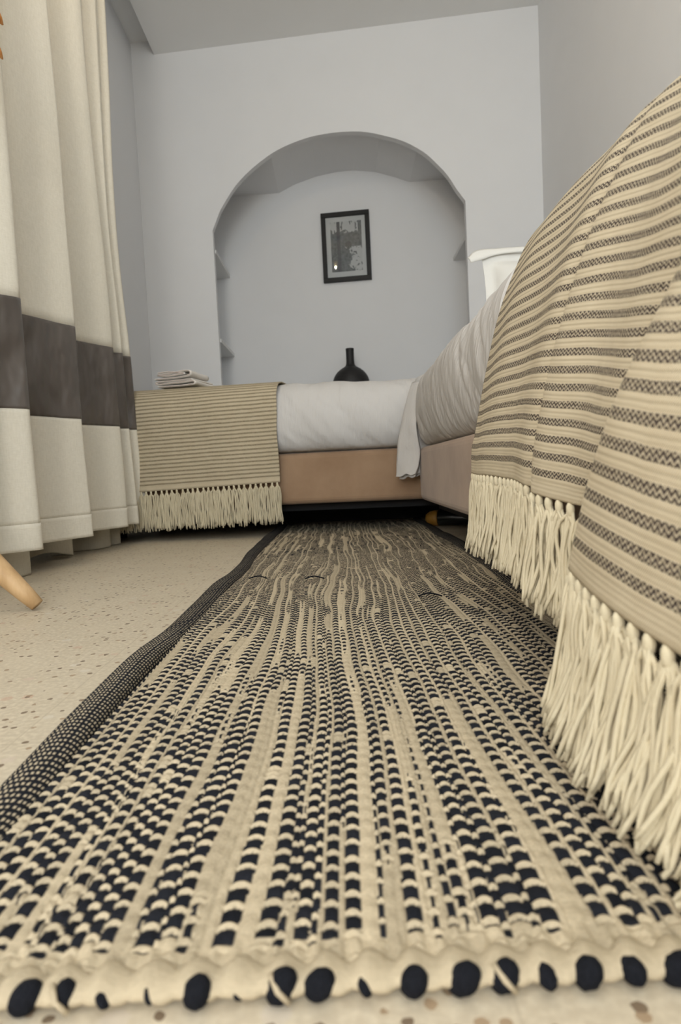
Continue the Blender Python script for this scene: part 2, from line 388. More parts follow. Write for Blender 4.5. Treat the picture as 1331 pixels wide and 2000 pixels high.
# ------------------------------------------------------------------ far bed, set across the room
fb = thing('single_bed', 'tan suede upholstered bed set crosswise below the arched niche', 'bed', (0, 2.585, 0), YAW)
FX0, FX1 = -1.045, 1.10
BZ0, BZ1 = 0.122, 0.322
box('bed_base', FX0, FX1, 0.0, 1.18, BZ0, BZ1, M['suede'], fb, 0.022, 4)
box('mattress', FX0 + .05, FX1 - .05, 0.05, 1.13, BZ1 - .005, 0.53, M['pillow'], fb, 0.03, 3)
box('shade_underboard', FX0 + .06, FX1 - .06, 0.07, 1.10, BZ0 - .03, BZ0 + .01, M['black'], fb)  # black board added to stand in for the shade under the bed
for lx in (FX0 + .07, FX1 - .07):
    for ly in (.16, 1.08):
        b = bmesh.new(); add_tube(b, [(lx, ly, 0), (lx, ly, BZ0 + .002)], [.022, .028], 16); obj('leg', b, M['black'], fb, True)
box('shade_backboard', FX0 + .05, 1.02, 0.62, 0.64, 0.002, BZ0 - .03, M['black'], fb)  # black sheet added where only deep shade lies below the bed

def lump(V, N, amp): return V + N * amp[..., None]
# far duvet: a profile in (y, z) pulled along the bed with creases running down to the right
prof = spline([(0.030, 0.326), (-0.004, 0.336), (-0.030, 0.375), (-0.040, 0.43), (-0.034, 0.49), (-0.008, 0.545), (0.035, 0.58), (0.10, 0.597), (0.3, 0.602), (0.7, 0.60), (1.08, 0.59), (1.16, 0.55), (1.18, 0.47), (1.16, 0.38), (1.13, 0.33)], 10)
prof, _ = resample(prof, 170)
xs = np.linspace(FX0 - .005, 1.07, 420)
n_ = np.stack([np.gradient(prof[:, 1]), -np.gradient(prof[:, 0])], 1); n_ /= np.linalg.norm(n_, axis=1)[:, None]; n_ = -n_
XX, II = np.meshgrid(xs, np.arange(len(prof)), indexing='ij')
ss = II / len(prof) * 2.0
amp = 0.006 * vnoise(XX * 10 + ss * 5.5, ss * 1.6 + XX * 1.5) + 0.0025 * vnoise(XX * 26 + ss * 17, ss * 4 + 3, 5.0)
amp += 0.010 * vnoise(XX * 3, ss * 3, 9.0)
rdg = np.abs(vnoise(XX * 14 + ss * 15, ss * 2.5, 2.0)); amp -= 0.0035 * np.exp(-(rdg / 0.06) ** 2)
amp *= smoothstep(0, 6, II) * smoothstep(170, 150, II)
V = np.stack([XX, prof[II, 0] + n_[II, 0] * amp, prof[II, 1] + n_[II, 1] * amp], -1)
fd = obj('duvet', grid_mesh('duvet', V), M['cotton_far'], None, True); fd.location = (0, 2.585, 0); fd.rotation_euler = (0, 0, YAW)
tag(fd, 'white cotton duvet puffed over the crosswise bed below the niche', 'duvet', 'duvets')

# ------------------------------------------------------------------ right bed, along the right wall
rb = thing('single_bed', 'tan suede upholstered bed along the right wall beside the rug', 'bed', (0.3, -0.35, 0))
RB = 2.475 + 0.35
box('bed_base', 0.0, 0.895, 0.0, RB, BZ0, BZ1 - .004, M['suede'], rb, 0.022, 4)
box('mattress', 0.05, 0.88, 0.03, RB - .04, BZ1 - .008, 0.47, M['pillow'], rb, 0.03, 3)
box('shade_underboard', 0.06, 0.84, 0.05, RB - .05, BZ0 - .03, BZ0 + .01, M['black'], rb)  # same added dark board, giving this bed a shaded underside
for ch in list(bpy.data.objects):
    if ch.parent is rb:
        for v in ch.data.vertices:
            if v.co.y > 1.5: v.co.y -= v.co.x * TA
for lx in (.17, .80):
    for ly in (.10, RB - .35):
        b = bmesh.new(); add_tube(b, [(lx, ly, 0), (lx, ly, BZ0 + .002)], [.022, .028], 16); obj('leg', b, M['black'], rb, True)
rprof = spline([(0.355, 0.318), (0.322, 0.324), (0.298, 0.355), (0.286, 0.42), (0.287, 0.48), (0.297, 0.535), (0.322, 0.58), (0.37, 0.606), (0.47, 0.615), (0.8, 0.612), (1.10, 0.60), (1.17, 0.56), (1.185, 0.45), (1.17, 0.34)], 10)
rprof, _ = resample(rprof, 150)
ys = np.concatenate([np.linspace(-0.33, 0.9, 60), np.linspace(0.91, 2.44, 330)])
YY, II = np.meshgrid(ys, np.arange(150), indexing='ij')
n_ = np.stack([np.gradient(rprof[:, 1]), -np.gradient(rprof[:, 0])], 1); n_ /= np.linalg.norm(n_, axis=1)[:, None]; n_ = -n_
ss = II / 150 * 2.0
amp = 0.004 * vnoise(YY * 9 - ss * 3.5, ss * 1.3) + 0.003 * vnoise(YY * 24 - ss * 14, ss * 3, 5.0) + 0.008 * vnoise(YY * 3, ss * 3, 9.0)
rdg = np.abs(vnoise(YY * 9 - ss * 9, ss * 1.6, 2.0)); amp -= 0.003 * np.exp(-(rdg / 0.05) ** 2)
amp *= smoothstep(0, 5, II) * smoothstep(150, 130, II) * smoothstep(0.0, 0.10, 2.44 - YY)
amp = np.where(YY < 1.15, np.minimum(amp, -0.002) * .5 - .004, amp)
V = np.stack([rprof[II, 0] + n_[II, 0] * amp, YY, rprof[II, 1] + n_[II, 1] * amp], -1)
V[..., 2] = .23 + (V[..., 2] - .23) * (1 - np.interp(YY, [.2, .5, .9, 1.1], [.24, .18, .05, 0.0]))
# round the far end over
e = smoothstep(2.36, 2.44, YY); cen = np.array([0.74, 0.46])
k = 1 - 0.20 * e ** 2 - 0.0 * e
V[..., 2] = cen[1] + (V[..., 2] - cen[1]) * (1 - 0.25 * e ** 2); V[..., 0] = cen[0] + (V[..., 0] - cen[0]) * (1 - 0.05 * e ** 2)
last = V[-1:].copy(); lay = []
for q, dy in ((.85, .012), (.55, .018), (.0, .020)):
    l = last.copy(); l[..., 0] = cen[0] + (l[..., 0] - cen[0]) * q; l[..., 2] = cen[1] + (l[..., 2] - cen[1]) * q; l[..., 1] += dy; lay.append(l)
V = np.concatenate([V] + lay, 0)
V[..., 1] -= smoothstep(1.7, 2.4, V[..., 1]) * np.maximum(V[..., 0] - .3, 0) * TA
rd = thing('duvet', 'white cotton duvet on the right bed with its loose corner hanging down', 'duvet', group='duvets')
obj('cover', grid_mesh('cover', V), M['cotton'], rd, True)
# hanging corner flap
rows = [(0.612, .335, .420), (0.60, .300, .395), (0.575, .292, .36), (0.52, .270, .345), (0.46, .252, .332), (0.40, .236, .322), (0.34, .222, .340), (0.30, .218, .350), (0.26, .214, .343), (0.235, .212, .328), (0.226, .210, .322)]
rw = spline(rows, 5); nu = 40; V = np.zeros((len(rw), nu, 3))
for i, (z, xa, xb) in enumerate(rw):
    for j in range(nu):
        u = j / (nu - 1); x = xa + (xb - xa) * u
        y = 2.455 - 0.055 * math.sin(min(1, u / .62) * math.pi / 2) * (1 if u < .62 else 1) + 0.050 * smoothstep(.59, .66, u)
        y += 0.004 * noise.noise(Vector((x * 30, z * 16, 1))) - .012 * max(0, z - .5) * 8 * (1 - u) * 0
        zz = z + (0.008 * noise.noise(Vector((u * 5, 0, 4))) if i > len(rw) - 6 else 0) - 0.012 * (1 - u) * (z < .26)
        if z > .56: zz -= .03 * (1 - u); 
        V[i, j] = (x, y, zz)
fl = obj('hanging_corner', grid_mesh('hanging_corner', V), M['cotton'], rd, True)
md = fl.modifiers.new('thick', 'SOLIDIFY'); md.thickness = 0.006
# a second, shorter layer peeking below
V2 = V[14:].copy(); V2[..., 1] += 0.014; V2[..., 0] = V2[..., 0] * 0.80 + 0.056; V2[..., 2] -= 0.010
fl = obj('inner_layer', grid_mesh('inner_layer', V2), M['cotton_far'], rd, True); md = fl.modifiers.new('thick', 'SOLIDIFY'); md.thickness = 0.004

# pillow standing against the far end of the right bed
def pillow_mesh(wd, ht, th, flange):
    nx, nz = 60, 50; V = np.zeros((nx, nz, 3)); Bk = np.zeros((nx, nz, 3))
    for i in range(nx):
        for j in range(nz):
            x = (i / (nx - 1) - .5) * 2; z = (j / (nz - 1) - .5) * 2
            fx, fz = wd / 2, ht / 2; ax, az = abs(x) * fx, abs(z) * fz
            ex = max(0, (fx - flange - ax) / (fx - flange)); ez = max(0, (fz - flange - az) / (fz - flange))
            p = (min(1, ex * 2.2) * min(1, ez * 2.2)); p = math.sin(min(1, p) * math.pi / 2) ** .6 if p > 0 else 0
            wr = .006 * noise.noise(Vector((x * 4, z * 4, 2))) * (1 if p > 0 else .4)
            bow = 1 - 0.04 * (1 - z * z) * abs(x)
            V[i, j] = (x * fx * bow, -th / 2 * p + wr - .001, z * fz * (1 - .03 * (1 - x * x) * (z > 0)))
            Bk[i, j] = (V[i, j, 0], th / 2 * p + wr + .001, V[i, j, 2])
    return V, Bk
A, Bk = pillow_mesh(0.60, 0.36, 0.13, 0.035)
pl = thing('pillow', 'white pillow with a flanged edge standing up at the far end of right bed', 'pillow', (0.815, 2.27, 0.782))
pl.rotation_euler = (R(-13), R(1.5), R(-4))
obj('pillowcase', grid_mesh('pillowcase', np.concatenate([A, Bk[::-1]], 0)), M['pillow'], pl, True)
tp = spline([(-.345, .158), (-.315, .186), (-.25, .192), (-.1, .188), (.1, .187), (.30, .184)], 8); bt_ = spline([(-.338, .138), (-.300, .150), (-.24, .168), (-.1, .170), (.1, .168), (.30, .166)], 8)
V = np.zeros((len(tp), 6, 3))
for i in range(len(tp)):
    for j in range(6):
        u = j / 5; q = tp[i] * (1 - u) + bt_[i] * u
        V[i, j] = (q[0], -.004 - .009 * math.sin(u * 2.2) - .004 * math.sin(q[0] * 30), q[1])
o = obj('folded_flange', grid_mesh('folded_flange', V), M['pillow'], pl, True); md = o.modifiers.new('t', 'SOLIDIFY'); md.thickness = .004

# ------------------------------------------------------------------ throws
def make_tassel(parent, p, length, out, floor_z=0.012, ny=9, rad=0.0023, along=(0, 1, 0), spread=0.0095, wild=0.4, seg=6, drift=0.0):
    """one knotted tassel: knot plus separate hanging yarns; p = knot position, out = outward direction"""
    b = bmesh.new(); along = Vector(along).normalized(); out = Vector(out); P = Vector(p)
    add_lathe(b, [(0.0006, 0.0045), (.0028, .0040), (.0042, .001), (.0044, -.003), (.0036, -.007), (.0030, -.009)], P, 8)
    for i in range(ny):
        a = (i + .5) / ny * 2 - 1 + random.uniform(-.12, .12)
        o2 = random.uniform(-1, 1)
        L = length * random.uniform(.88, 1.06); sw = random.uniform(-1, 1) * .008 * wild; sw2 = random.uniform(-1, 1) * .010 * wild
        ph = random.uniform(0, 6.28); amp = random.uniform(.0006, .0022) * (1 + wild); fq = random.uniform(4, 11)
        pts = []; n = 13; z_end = None
        for k in range(n):
            t = k / (n - 1); d = L * t
            sp = spread * min(1, t * 9) ** .6 * (1 + .2 * t)
            q = P + along * (a * sp + sw * t * t + amp * math.sin(ph + t * fq)) + out * (o2 * .0042 * min(1, t * 5) + (sw2 + drift) * t * t + amp * math.cos(ph + t * fq * .8)) + Vector((0, 0, -.005 - d))
            if q.z < floor_z + rad:
                ov = floor_z + rad - q.z; q.z = floor_z + rad + random.uniform(0, .002); q += out * ov * .9 + along * (ov * .8 * a)
            pts.append(q)
        add_tube(b, pts, [rad * .8] + [rad] * (n - 2) + [rad * .8], seg)
    return obj('tassel', b, M['yarn'], parent, True)

# right throw, draped over the side of the right bed
def throw_profile(Y):
    """side outline of the cloth at depth Y, from the hem up and over the bed, in (X, z)"""
    hem = np.interp(Y, [0.10, 0.31, 0.42, 0.50, 0.56, 0.62, 0.70, 0.85, 1.12], [0.161, 0.164, 0.173, 0.184, 0.193, 0.203, 0.213, 0.226, 0.231])
    pts = [(0.221, hem), (0.223, hem + .04), (0.229, 0.295), (0.242, 0.355), (0.258, 0.42), (0.278, 0.49), (0.301, 0.55), (0.328, 0.605), (0.362, 0.640), (0.42, 0.655), (0.52, 0.660), (0.66, 0.658), (0.80, 0.655)]
    P, s0 = resample(spline(pts, 8), 210)
    X, Z = P[:, 0], P[:, 1]
    fade = smoothstep(0.66, 0.56, Z)
    # the big near fold: its leading edge leans towards the camera with height
    yf = 0.605 - 0.55 * (Z - 0.14)
    yf = yf + .012 * np.sin(Z * 14)
    wd_ = 0.032 + 0.16 * np.clip(Z - .25, 0, 1)
    g = smoothstep(wd_, -wd_, Y - yf)
    X = X - g * (0.026 + 0.008 * smoothstep(.45, .2, Z)) * fade
    X = X + 0.026 * np.exp(-((Y - yf - 0.032) / (0.022 + .06 * np.clip(Z - .25, 0, 1))) ** 2) * smoothstep(.50, .2, Z)
    X = X + 0.010 * smoothstep(0.42, 0.25, Y) * fade
    # a second soft fold, and slack in between
    y2 = 0.745 - 0.12 * (Z - .2)
    X = X + 0.008 * np.exp(-((Y - y2 - .012) / 0.020) ** 2) * fade - 0.008 * smoothstep(0.024, -0.020, Y - y2) * smoothstep(-.12, -.03, Y - y2) * fade * smoothstep(.6, .35, Z)
    y3 = 0.93
    X = X - 0.004 * np.sin((Y - y3) * 24) * fade
    X = X + np.array([0.004 * noise.noise(Vector((Y * 7, z * 5, 1.3))) for z in Z])
    Z = Z - .045 * smoothstep(.042, .004, Y - yf) * smoothstep(.36, .14, Z)
    Z = hem + (Z - hem) * (1 - .16 * smoothstep(.95, .2, Y))
    Z2 = Z + 0.006 * np.array([noise.noise(Vector((Y * 6, x * 6, 7.7))) for x in X])
    return np.stack([X, Z2], 1), s0
Ys = np.concatenate([np.linspace(0.16, .42, 80)[:-1], np.linspace(.42, .70, 190)[:-1], np.linspace(.70, 1.125, 150)])
V = np.zeros((len(Ys), 210, 3)); UV = np.zeros((len(Ys), 210, 2)); uacc = 0
for i, Y in enumerate(Ys):
    P, s = throw_profile(Y)
    V[i, :, 0] = P[:, 0]; V[i, :, 1] = Y; V[i, :, 2] = P[:, 1]; UV[i, :, 1] = s
hem_s = np.concatenate([[0], np.cumsum(np.linalg.norm(np.diff(V[:, 0], axis=0), axis=1))])
UV[:, :, 0] = hem_s[:, None]
# far edge of the cloth leans back a little towards the top
lean = smoothstep(0.2, 0.6, V[..., 2]) * 0.0
rt_ = thing('throw_blanket', 'cream throw with brown zigzag stripes draped over the side of the right bed', 'blanket', group='striped throws')
cl = obj('cloth', grid_mesh('cloth', V, UV), M['throw'], rt_, True)
md = cl.modifiers.new('thick', 'SOLIDIFY'); md.thickness = 0.0035; md.offset = 0
nt = int(hem_s[-1] / 0.0195)
for k in range(nt):
    t_ = (k + .5) / nt * hem_s[-1]; p = np.array([np.interp(t_, hem_s, V[:, 0, a]) for a in range(3)])
    p2 = np.array([np.interp(t_ + .004, hem_s, V[:, 0, a]) for a in range(3)])
    al = Vector(p2 - p); al.z = 0; al = al.normalized() if al.length > 1e-6 else Vector((0, 1, 0))
    out = Vector((-1, 0.15, 0)).normalized()
    Y = p[1]; L = float(np.interp(Y, [.25, .42, .58, .62], [.098, .112, .124, .112]))
    make_tassel(rt_, (p[0], p[1], p[2] - .004), L, out, floor_z=0.012, ny=12, rad=.0021 if Y < .6 else .0020, along=al, spread=.0105, wild=.55 if Y < .6 else .4, drift=.022 if Y < .6 else .010)

# far throw over the crosswise bed
ft = thing('throw_blanket', 'cream and tan finely striped throw over the left end of the crosswise bed', 'blanket', (0, 2.585, 0), YAW, 'striped throws')
x0, x1 = -1.02, -0.222
xs = np.linspace(x0, x1, 200)
fprof = [(-0.056, 0.0), (-0.056, .04), (-0.057, .10), (-0.057, 0.2), (-0.055, .26), (-0.048, 0.31), (-0.030, .352), (0.004, 0.383), (0.05, 0.396), (0.12, 0.402), (0.4, 0.405), (0.9, 0.402)]
V = np.zeros((200, 160, 3)); UV = np.zeros((200, 160, 2))
for i, x in enumerate(xs):
    hem = 0.196 + 0.020 * ((x - x0) / (x1 - x0)) - .003
    pts = [(y, hem + z * (0.611 - hem) / 0.402) for y, z in fprof]
    P, s = resample(spline(pts, 6), 160)
    Z = P[:, 1]; f = smoothstep(.6, .5, Z)
    P[:, 0] += f * (0.005 * np.sin(x * 21 + Z * 3) + np.array([0.007 * noise.noise(Vector((x * 5, z * 4, 3))) for z in Z]))
    V[i, :, 0] = x + 0.004 * np.array([noise.noise(Vector((z * 9, 1, 3))) for z in Z]); V[i, :, 1] = P[:, 0]; V[i, :, 2] = P[:, 1]; UV[i, :, 1] = s; UV[i, :, 0] = x - x0
cl = obj('cloth', grid_mesh('cloth', V, UV), M['throw_far'], ft, True)
md = cl.modifiers.new('thick', 'SOLIDIFY'); md.thickness = 0.004; md.offset = 0
nt = int((x1 - x0) / 0.0205)
for k in range(nt):
    i = int((k + .5) / nt * 199); p = V[i, 0]
    if p[0] < -0.93: continue
    make_tassel(ft, (p[0], p[1], p[2] - .004), 0.145, (0, -1, 0), ny=10, along=(1, 0, 0), spread=.0105, rad=.0021, wild=.45, seg=5)

# ------------------------------------------------------------------ towels on the far bed
def towel(name, z, w_, path, label, hem=None, rz=0.0, loc=(0, 0)):
    r = thing(name, label, 'towel', (loc[0], loc[1], z), rz, 'folded towels on the far bed')
    path = [(a * .80, b_ * .92) for a, b_ in path]
    P, _ = resample(spline(path, 8), 130)
    ds = np.linspace(0, w_, 14)
    V = np.zeros((14, 130, 3))
    for i, d in enumerate(ds):
        for j in range(130):
            V[i, j] = (P[j, 0] + .003 * noise.noise(Vector((d * 9, j * .06, 1))), d, P[j, 1] + .0012 * noise.noise(Vector((d * 12, j * .08, 5))))
    o = obj('folded_cloth', grid_mesh('folded_cloth', V), M['towel'], r, True); md = o.modifiers.new('t', 'SOLIDIFY'); md.thickness = .0054; md.offset = 0
    b = bmesh.new(); 
    add_tube(b, [(P[k, 0], -.001, P[k, 1]) for k in range(2, 129, 2)], .0009, 5); obj('hem_edge', b, M['towel_hem'], r, True)
    return r
towel('towel', 0.6205, 0.20, [(-.10, .004), (-.03, .003), (.05, .003), (.098, .006), (.106, .012), (.098, .019), (.03, .018), (-.05, .016), (-.10, .015), (-.109, .020), (-.10, .025), (-.03, .026), (.05, .027), (.095, .028)],
      'white folded towel lying directly on the striped throw, under the other towel', rz=R(-14), loc=(-.650, 2.75))
towel('towel', 0.6520, 0.19, [(-.10, .004), (-.03, .004), (.04, .006), (.088, .012), (.097, .022), (.086, .032), (.04, .031), (-.03, .024), (-.085, .020), (-.02, .0155), (.03, .018), (.066, .022), (.04, .0245), (-.02, .0325), (-.082, .030)],
      'white folded towel rolled over on top of the other towel by the curtain', rz=R(-12), loc=(-.660, 2.752))

# ------------------------------------------------------------------ vase and picture in the niche
b = bmesh.new()
prof = [(0.0, 0.0), (.050, 0.0), (.078, .012), (.102, .040), (.114, .080), (.116, .112), (.108, .142), (.088, .172), (.062, .194), (.040, .207), (.029, .219), (.0255, .24), (.025, .28), (.0262, .316), (.0275, .320), (.0265, .323), (.020, .322), (.0185, .30), (.0, .29)]
pp, _ = resample(spline(prof, 4), 90); pp = [(max(r, 0) + (.0006 if k % 4 < 2 and .02 < z < .2 else 0), z) for k, (r, z) in enumerate(pp)]
add_lathe(b, pp, (0, 0, 0), 56)
vs = obj('vase', b, M['ceramic'], None, True); vs.location = (0.108, 4.29, SILL + .001)
tag(vs, 'black round-bodied ceramic vase with a narrow neck standing in the niche', 'vase')

pw, ph_ = 0.318, 0.446; pcx, pcz = 0.1225, 1.706
pic = thing('framed_picture', 'black framed grey print hanging on the back of the arched niche', 'picture', (pcx, NY - TA * pcx - .002, pcz), YAW)
b = bmesh.new(); fwid = .029
for xa, xb, za, zb in ((-pw / 2, pw / 2, ph_ / 2 - fwid, ph_ / 2), (-pw / 2, pw / 2, -ph_ / 2, -ph_ / 2 + fwid), (-pw / 2, -pw / 2 + fwid, -ph_ / 2 + fwid, ph_ / 2 - fwid), (pw / 2 - fwid, pw / 2, -ph_ / 2 + fwid, ph_ / 2 - fwid)):
    add_box(b, xa, xb, -.024, 0, za, zb, .0015, 1)
obj('frame', b, M['frame'], pic)
box('mat_board', -pw / 2 + fwid - .002, pw / 2 - fwid + .002, -.010, -.002, -ph_ / 2 + fwid - .002, ph_ / 2 - fwid + .002, M['mat'], pic)
box('print', -.100, .104, -.0115, -.0095, -.158, .163, M['print'], pic)
box('glass', -pw / 2 + fwid, pw / 2 - fwid, -.0165, -.015, -ph_ / 2 + fwid, ph_ / 2 - fwid, M['glass'], pic)

# ------------------------------------------------------------------ curtain with a charcoal band, and the lining behind it
crests = [1.73, 2.07, 2.425, 2.535, 2.61]
plan = [(1.48, -.80), (1.515, -.82), (1.55, -.90), (1.585, -.925), (1.64, -.87), (1.70, -.80), (1.73, -.782), (1.745, -.80), (1.755, -.87), (1.775, -.925), (1.83, -.90), (1.92, -.850), (2.00, -.815), (2.05, -.785), (2.07, -.778), (2.085, -.80), (2.095, -.87), (2.115, -.93),
        (2.18, -.91), (2.27, -.86), (2.36, -.81), (2.40, -.785), (2.425, -.778), (2.437, -.80), (2.445, -.86), (2.457, -.90), (2.485, -.86), (2.52, -.80), (2.535, -.782), (2.548, -.81), (2.556, -.85), (2.57, -.84), (2.595, -.79), (2.612, -.778), (2.630, -.80), (2.645, -.86)]
plan, _ = resample(spline(plan, 8), 520)
def curtain_pos(p, z):
    Y, X = p
    h = (z - 0.08) / 2.6
    amp = 1.0 - 0.35 * max(0, h) ** .8
    X2 = -.85 + (X + .85) * amp
    Y2 = Y + .075 * math.exp(-((z - .05) / .25)) * smoothstep(2.45, 2.64, Y) - 0.05 * smoothstep(2.3, 2.6, Y) * smoothstep(.6, 1.3, z) + .09 * smoothstep(1.3, 2.2, z) * smoothstep(2.45, 2.6, Y) - .05 * smoothstep(.9, 1.8, z) * math.exp(-((Y - 2.4) / .1) ** 2)
    X2 += .02 * math.exp(-((z - .05) / .2)) * smoothstep(2.5, 2.64, Y)
    Y2 += .008 * noise.noise(Vector((Y * 3, z * 1.6, 4))); X2 += .007 * noise.noise(Vector((Y * 6, z * 2.2, 9)))
    return (X2, Y2, z)
cu = thing('curtain', 'cream linen curtain with a wide charcoal band hanging on the left', 'curtain', group='curtains')
def curtain_part(name, z0, z1, n, mat, off=0.0, hemfn=None):
    V = np.zeros((n, len(plan), 3))
    for i in range(n):
        z = z0 + (z1 - z0) * i / (n - 1)
        for j, p in enumerate(plan): V[i, j] = curtain_pos(p, z)
    if off:
        N = np.gradient(V[:, :, :2], axis=1); N = np.stack([N[..., 1], -N[..., 0]], -1); N /= np.linalg.norm(N, axis=-1)[..., None] + 1e-9
        V[:, :, :2] += N * off
    o = obj(name, grid_mesh(name, V), mat, cu, True); md = o.modifiers.new('t', 'SOLIDIFY'); md.thickness = .0022; md.offset = 0
    return o
curtain_part('upper_panel', 0.722, 2.64, 60, M['linen'])
curtain_part('band', 0.443, 0.724, 34, M['satin'], 0.0008)
curtain_part('lower_panel', 0.148, 0.445, 26, M['linen'])
curtain_part('hem', 0.080, 0.149, 8, M['linen'], 0.0012)
# lining: beige, reaching the floor in rounded folds
lp = [(1.50, -.99), (1.60, -.97), (1.66, -.93), (1.76, -.885), (1.82, -.868), (1.845, -.872), (1.855, -.90), (1.86, -.96), (1.90, -.985), (2.00, -.985), (2.08, -.95), (2.16, -.915), (2.215, -.90), (2.23, -.93), (2.24, -.985), (2.31, -.99), (2.38, -.98), (2.40, -.94), (2.415, -.905), (2.44, -.888), (2.49, -.872), (2.515, -.880), (2.52, -.91), (2.53, -.935), (2.55, -.915), (2.575, -.872), (2.60, -.868), (2.61, -.90), (2.612, -.97)]
lp, _ = resample(spline(lp, 6), 240)
V = np.zeros((40, 240, 3))
for i in range(40):
    z = .0015 + 2.6 * (i / 39) ** 1.6
    for j, (Y, X) in enumerate(lp):
        lift = .030 * math.exp(-((Y - 2.10) / .09) ** 2) * math.exp(-z / .05) + .0
        V[i, j] = (X - .004 * (1 - math.exp(-z * 4)), Y, z + lift)
ln = obj('lining_curtain', grid_mesh('lining_curtain', V), M['lining'], None, True); md = ln.modifiers.new('t', 'SOLIDIFY'); md.thickness = .002; md.offset = 0
tag(ln, 'beige lining curtain whose rounded folds reach the floor behind the banded curtain', 'curtain', 'curtains')
b = bmesh.new(); add_tube(b, [(-.885, 1.42, 2.655), (-.885, 2.78, 2.655)], .011, 12)
rail = thing('curtain_rail', 'white curtain rail under the ceiling that carries the left curtains', 'rail')
obj('rod', b, M['white_metal'], rail, True)
for y in (1.46, 2.74): box('bracket', -.893, -.877, y - .008, y + .008, 2.66, ZC, M['white_metal'], rail)

# ------------------------------------------------------------------ three-legged side table, mostly outside the frame
tb = thing('side_table', 'light wooden side table whose one splayed leg stands on the floor at left', 'table', (-.905, 1.31, 0))
b = bmesh.new(); add_lathe(b, [(0, .292), (.115, .292), (.124, .300), (.124, .312), (.116, .320), (0, .320)], (0, 0, 0), 48); obj('table_top', b, M['beech'], tb, True)
for a in (0, 115, 245):
    b = bmesh.new(); c, s_ = math.cos(R(a)), math.sin(R(a))
    L = .294 if a == 0 else .17
    bot, top_ = Vector((L * c, L * s_, 0.0105)), Vector((.0 * c + .02 * c, .02 * s_, .300))
    d = (top_ - bot).normalized()
    pts = [bot + d * t for t in np.linspace(0, (top_ - bot).length, 14)]
    add_tube(b, pts, [.0135 if i == 0 else .0148 + .0085 * min(1, i / 4) for i in range(14)], 24)
    obj('leg', b, M['beech'], tb, True)

# ------------------------------------------------------------------ hanging lamp of wooden petals, only its tips in frame
hl = thing('pendant_lamp', 'orange wooden pendant lamp, two pointed petal tips showing at top left', 'lamp', (-.846, 1.46, 1.205))
def petal(r_tip, z_tip, z_top, ang, wid):
    n, m = 12, 9; V = np.zeros((n, m, 3))
    for i in range(n):
        t = i / (n - 1)
        r = .035 + (r_tip - .035) * (1 - (1 - t) ** 1.5); z = z_top + (z_tip - z_top) * t ** 1.15
        wd = wid * math.sin(math.pi * min(1, (.18 + .82 * (1 - t)))) ** .8 * (1 if t < 1 else 0) if t > .4 else wid * (.55 + .45 * t / .4)
        if t > .4: wd = wid * (1 - ((t - .4) / .6) ** 1.7)
        for j in range(m):
            u = j / (m - 1) * 2 - 1; a = ang + u * wd / max(r, .05)
            V[i, j] = (r * math.cos(a), r * math.sin(a), z + .010 * u * u * (1 - t))
    return V
for tier, (rt2, zt, zz, nn_) in enumerate(((.170, .0, .085, 10), (.176, .076, .155, 10), (.120, .150, .215, 9))):
    for k in range(nn_):
        V = petal(rt2, zt, zz, 2 * math.pi * k / nn_ + (0.0 if tier != 2 else .3), .045)
        o = obj('petal', grid_mesh('petal', V), M['orange_wood'], hl, True); md = o.modifiers.new('t', 'SOLIDIFY'); md.thickness = .003
b = bmesh.new(); add_tube(b, [(0, 0, .06), (0, 0, .22)], .034, 24); obj('core', b, M['orange_wood'], hl, True)
b = bmesh.new(); add_tube(b, [(0, 0, .22), (0, 0, ZC - 1.205)], .003, 8); obj('cord', b, M['frame'], hl, True)

# ceiling lamp: seen only as the small warm glint in the picture's glass
clp = thing('ceiling_lamp', 'small round warm ceiling lamp above the curtain, reflected in the picture glass', 'lamp', LAMP)
b = bmesh.new(); add_lathe(b, [(0, -.022), (.012, -.019), (.020, -.011), (.022, 0), (.020, .012), (.012, .02)], (0, 0, 0), 24); obj('globe', b, M['globe'], clp, True)
b = bmesh.new(); add_tube(b, [(0, 0, .019), (0, 0, .24)], .008, 12); add_tube(b, [(0, 0, .24), (0, 0, ZC - LAMP[2])], .05, 24); obj('stem', b, M['white_metal'], clp, True)

# ------------------------------------------------------------------ bottle lying under the right bed
bt = thing('bottle', 'dark bottle with an amber end lying on its side under the right bed', 'bottle', (0.392, 2.72, 0.033), R(-22))
b = bmesh.new(); add_lathe(b, [(0, -.0), (.026, .002), (.030, .01), (.030, .13), (.024, .15), (.012, .17), (.011, .20), (0, .20)], (0, 0, 0), 28)
o = obj('body', b, M['bottle'], bt, True); o.rotation_euler = (0, R(90), 0)
b = bmesh.new(); add_lathe(b, [(0, -.046), (.016, -.042), (.027, -.028), (.0325, -.006), (.0325, .004), (.031, .008)], (0, 0, 0), 28)
o = obj('amber_end', b, M['amber'], bt, True); o.rotation_euler = (0, R(90), 0)

# ------------------------------------------------------------------ rug
NAVY = np.array([0.0115, 0.0125, 0.0165]); CREAM = np.array([0.50, 0.42, 0.295])
RX0, RX1, RY0, RY1 = -0.250, 0.338, 0.3105, 3.04
RP = 0.0172
rug = thing('rug', 'black and cream handwoven runner rug with rolled dark edges on the floor', 'rug')
ygrid = np.concatenate([np.arange(RY0, .56, .00085), np.arange(.56, 1.05, .0016), np.arange(1.05, 1.9, .0026), np.arange(1.9, RY1 + .001, .0042)])
xgrid = np.linspace(RX0, RX1, 520)
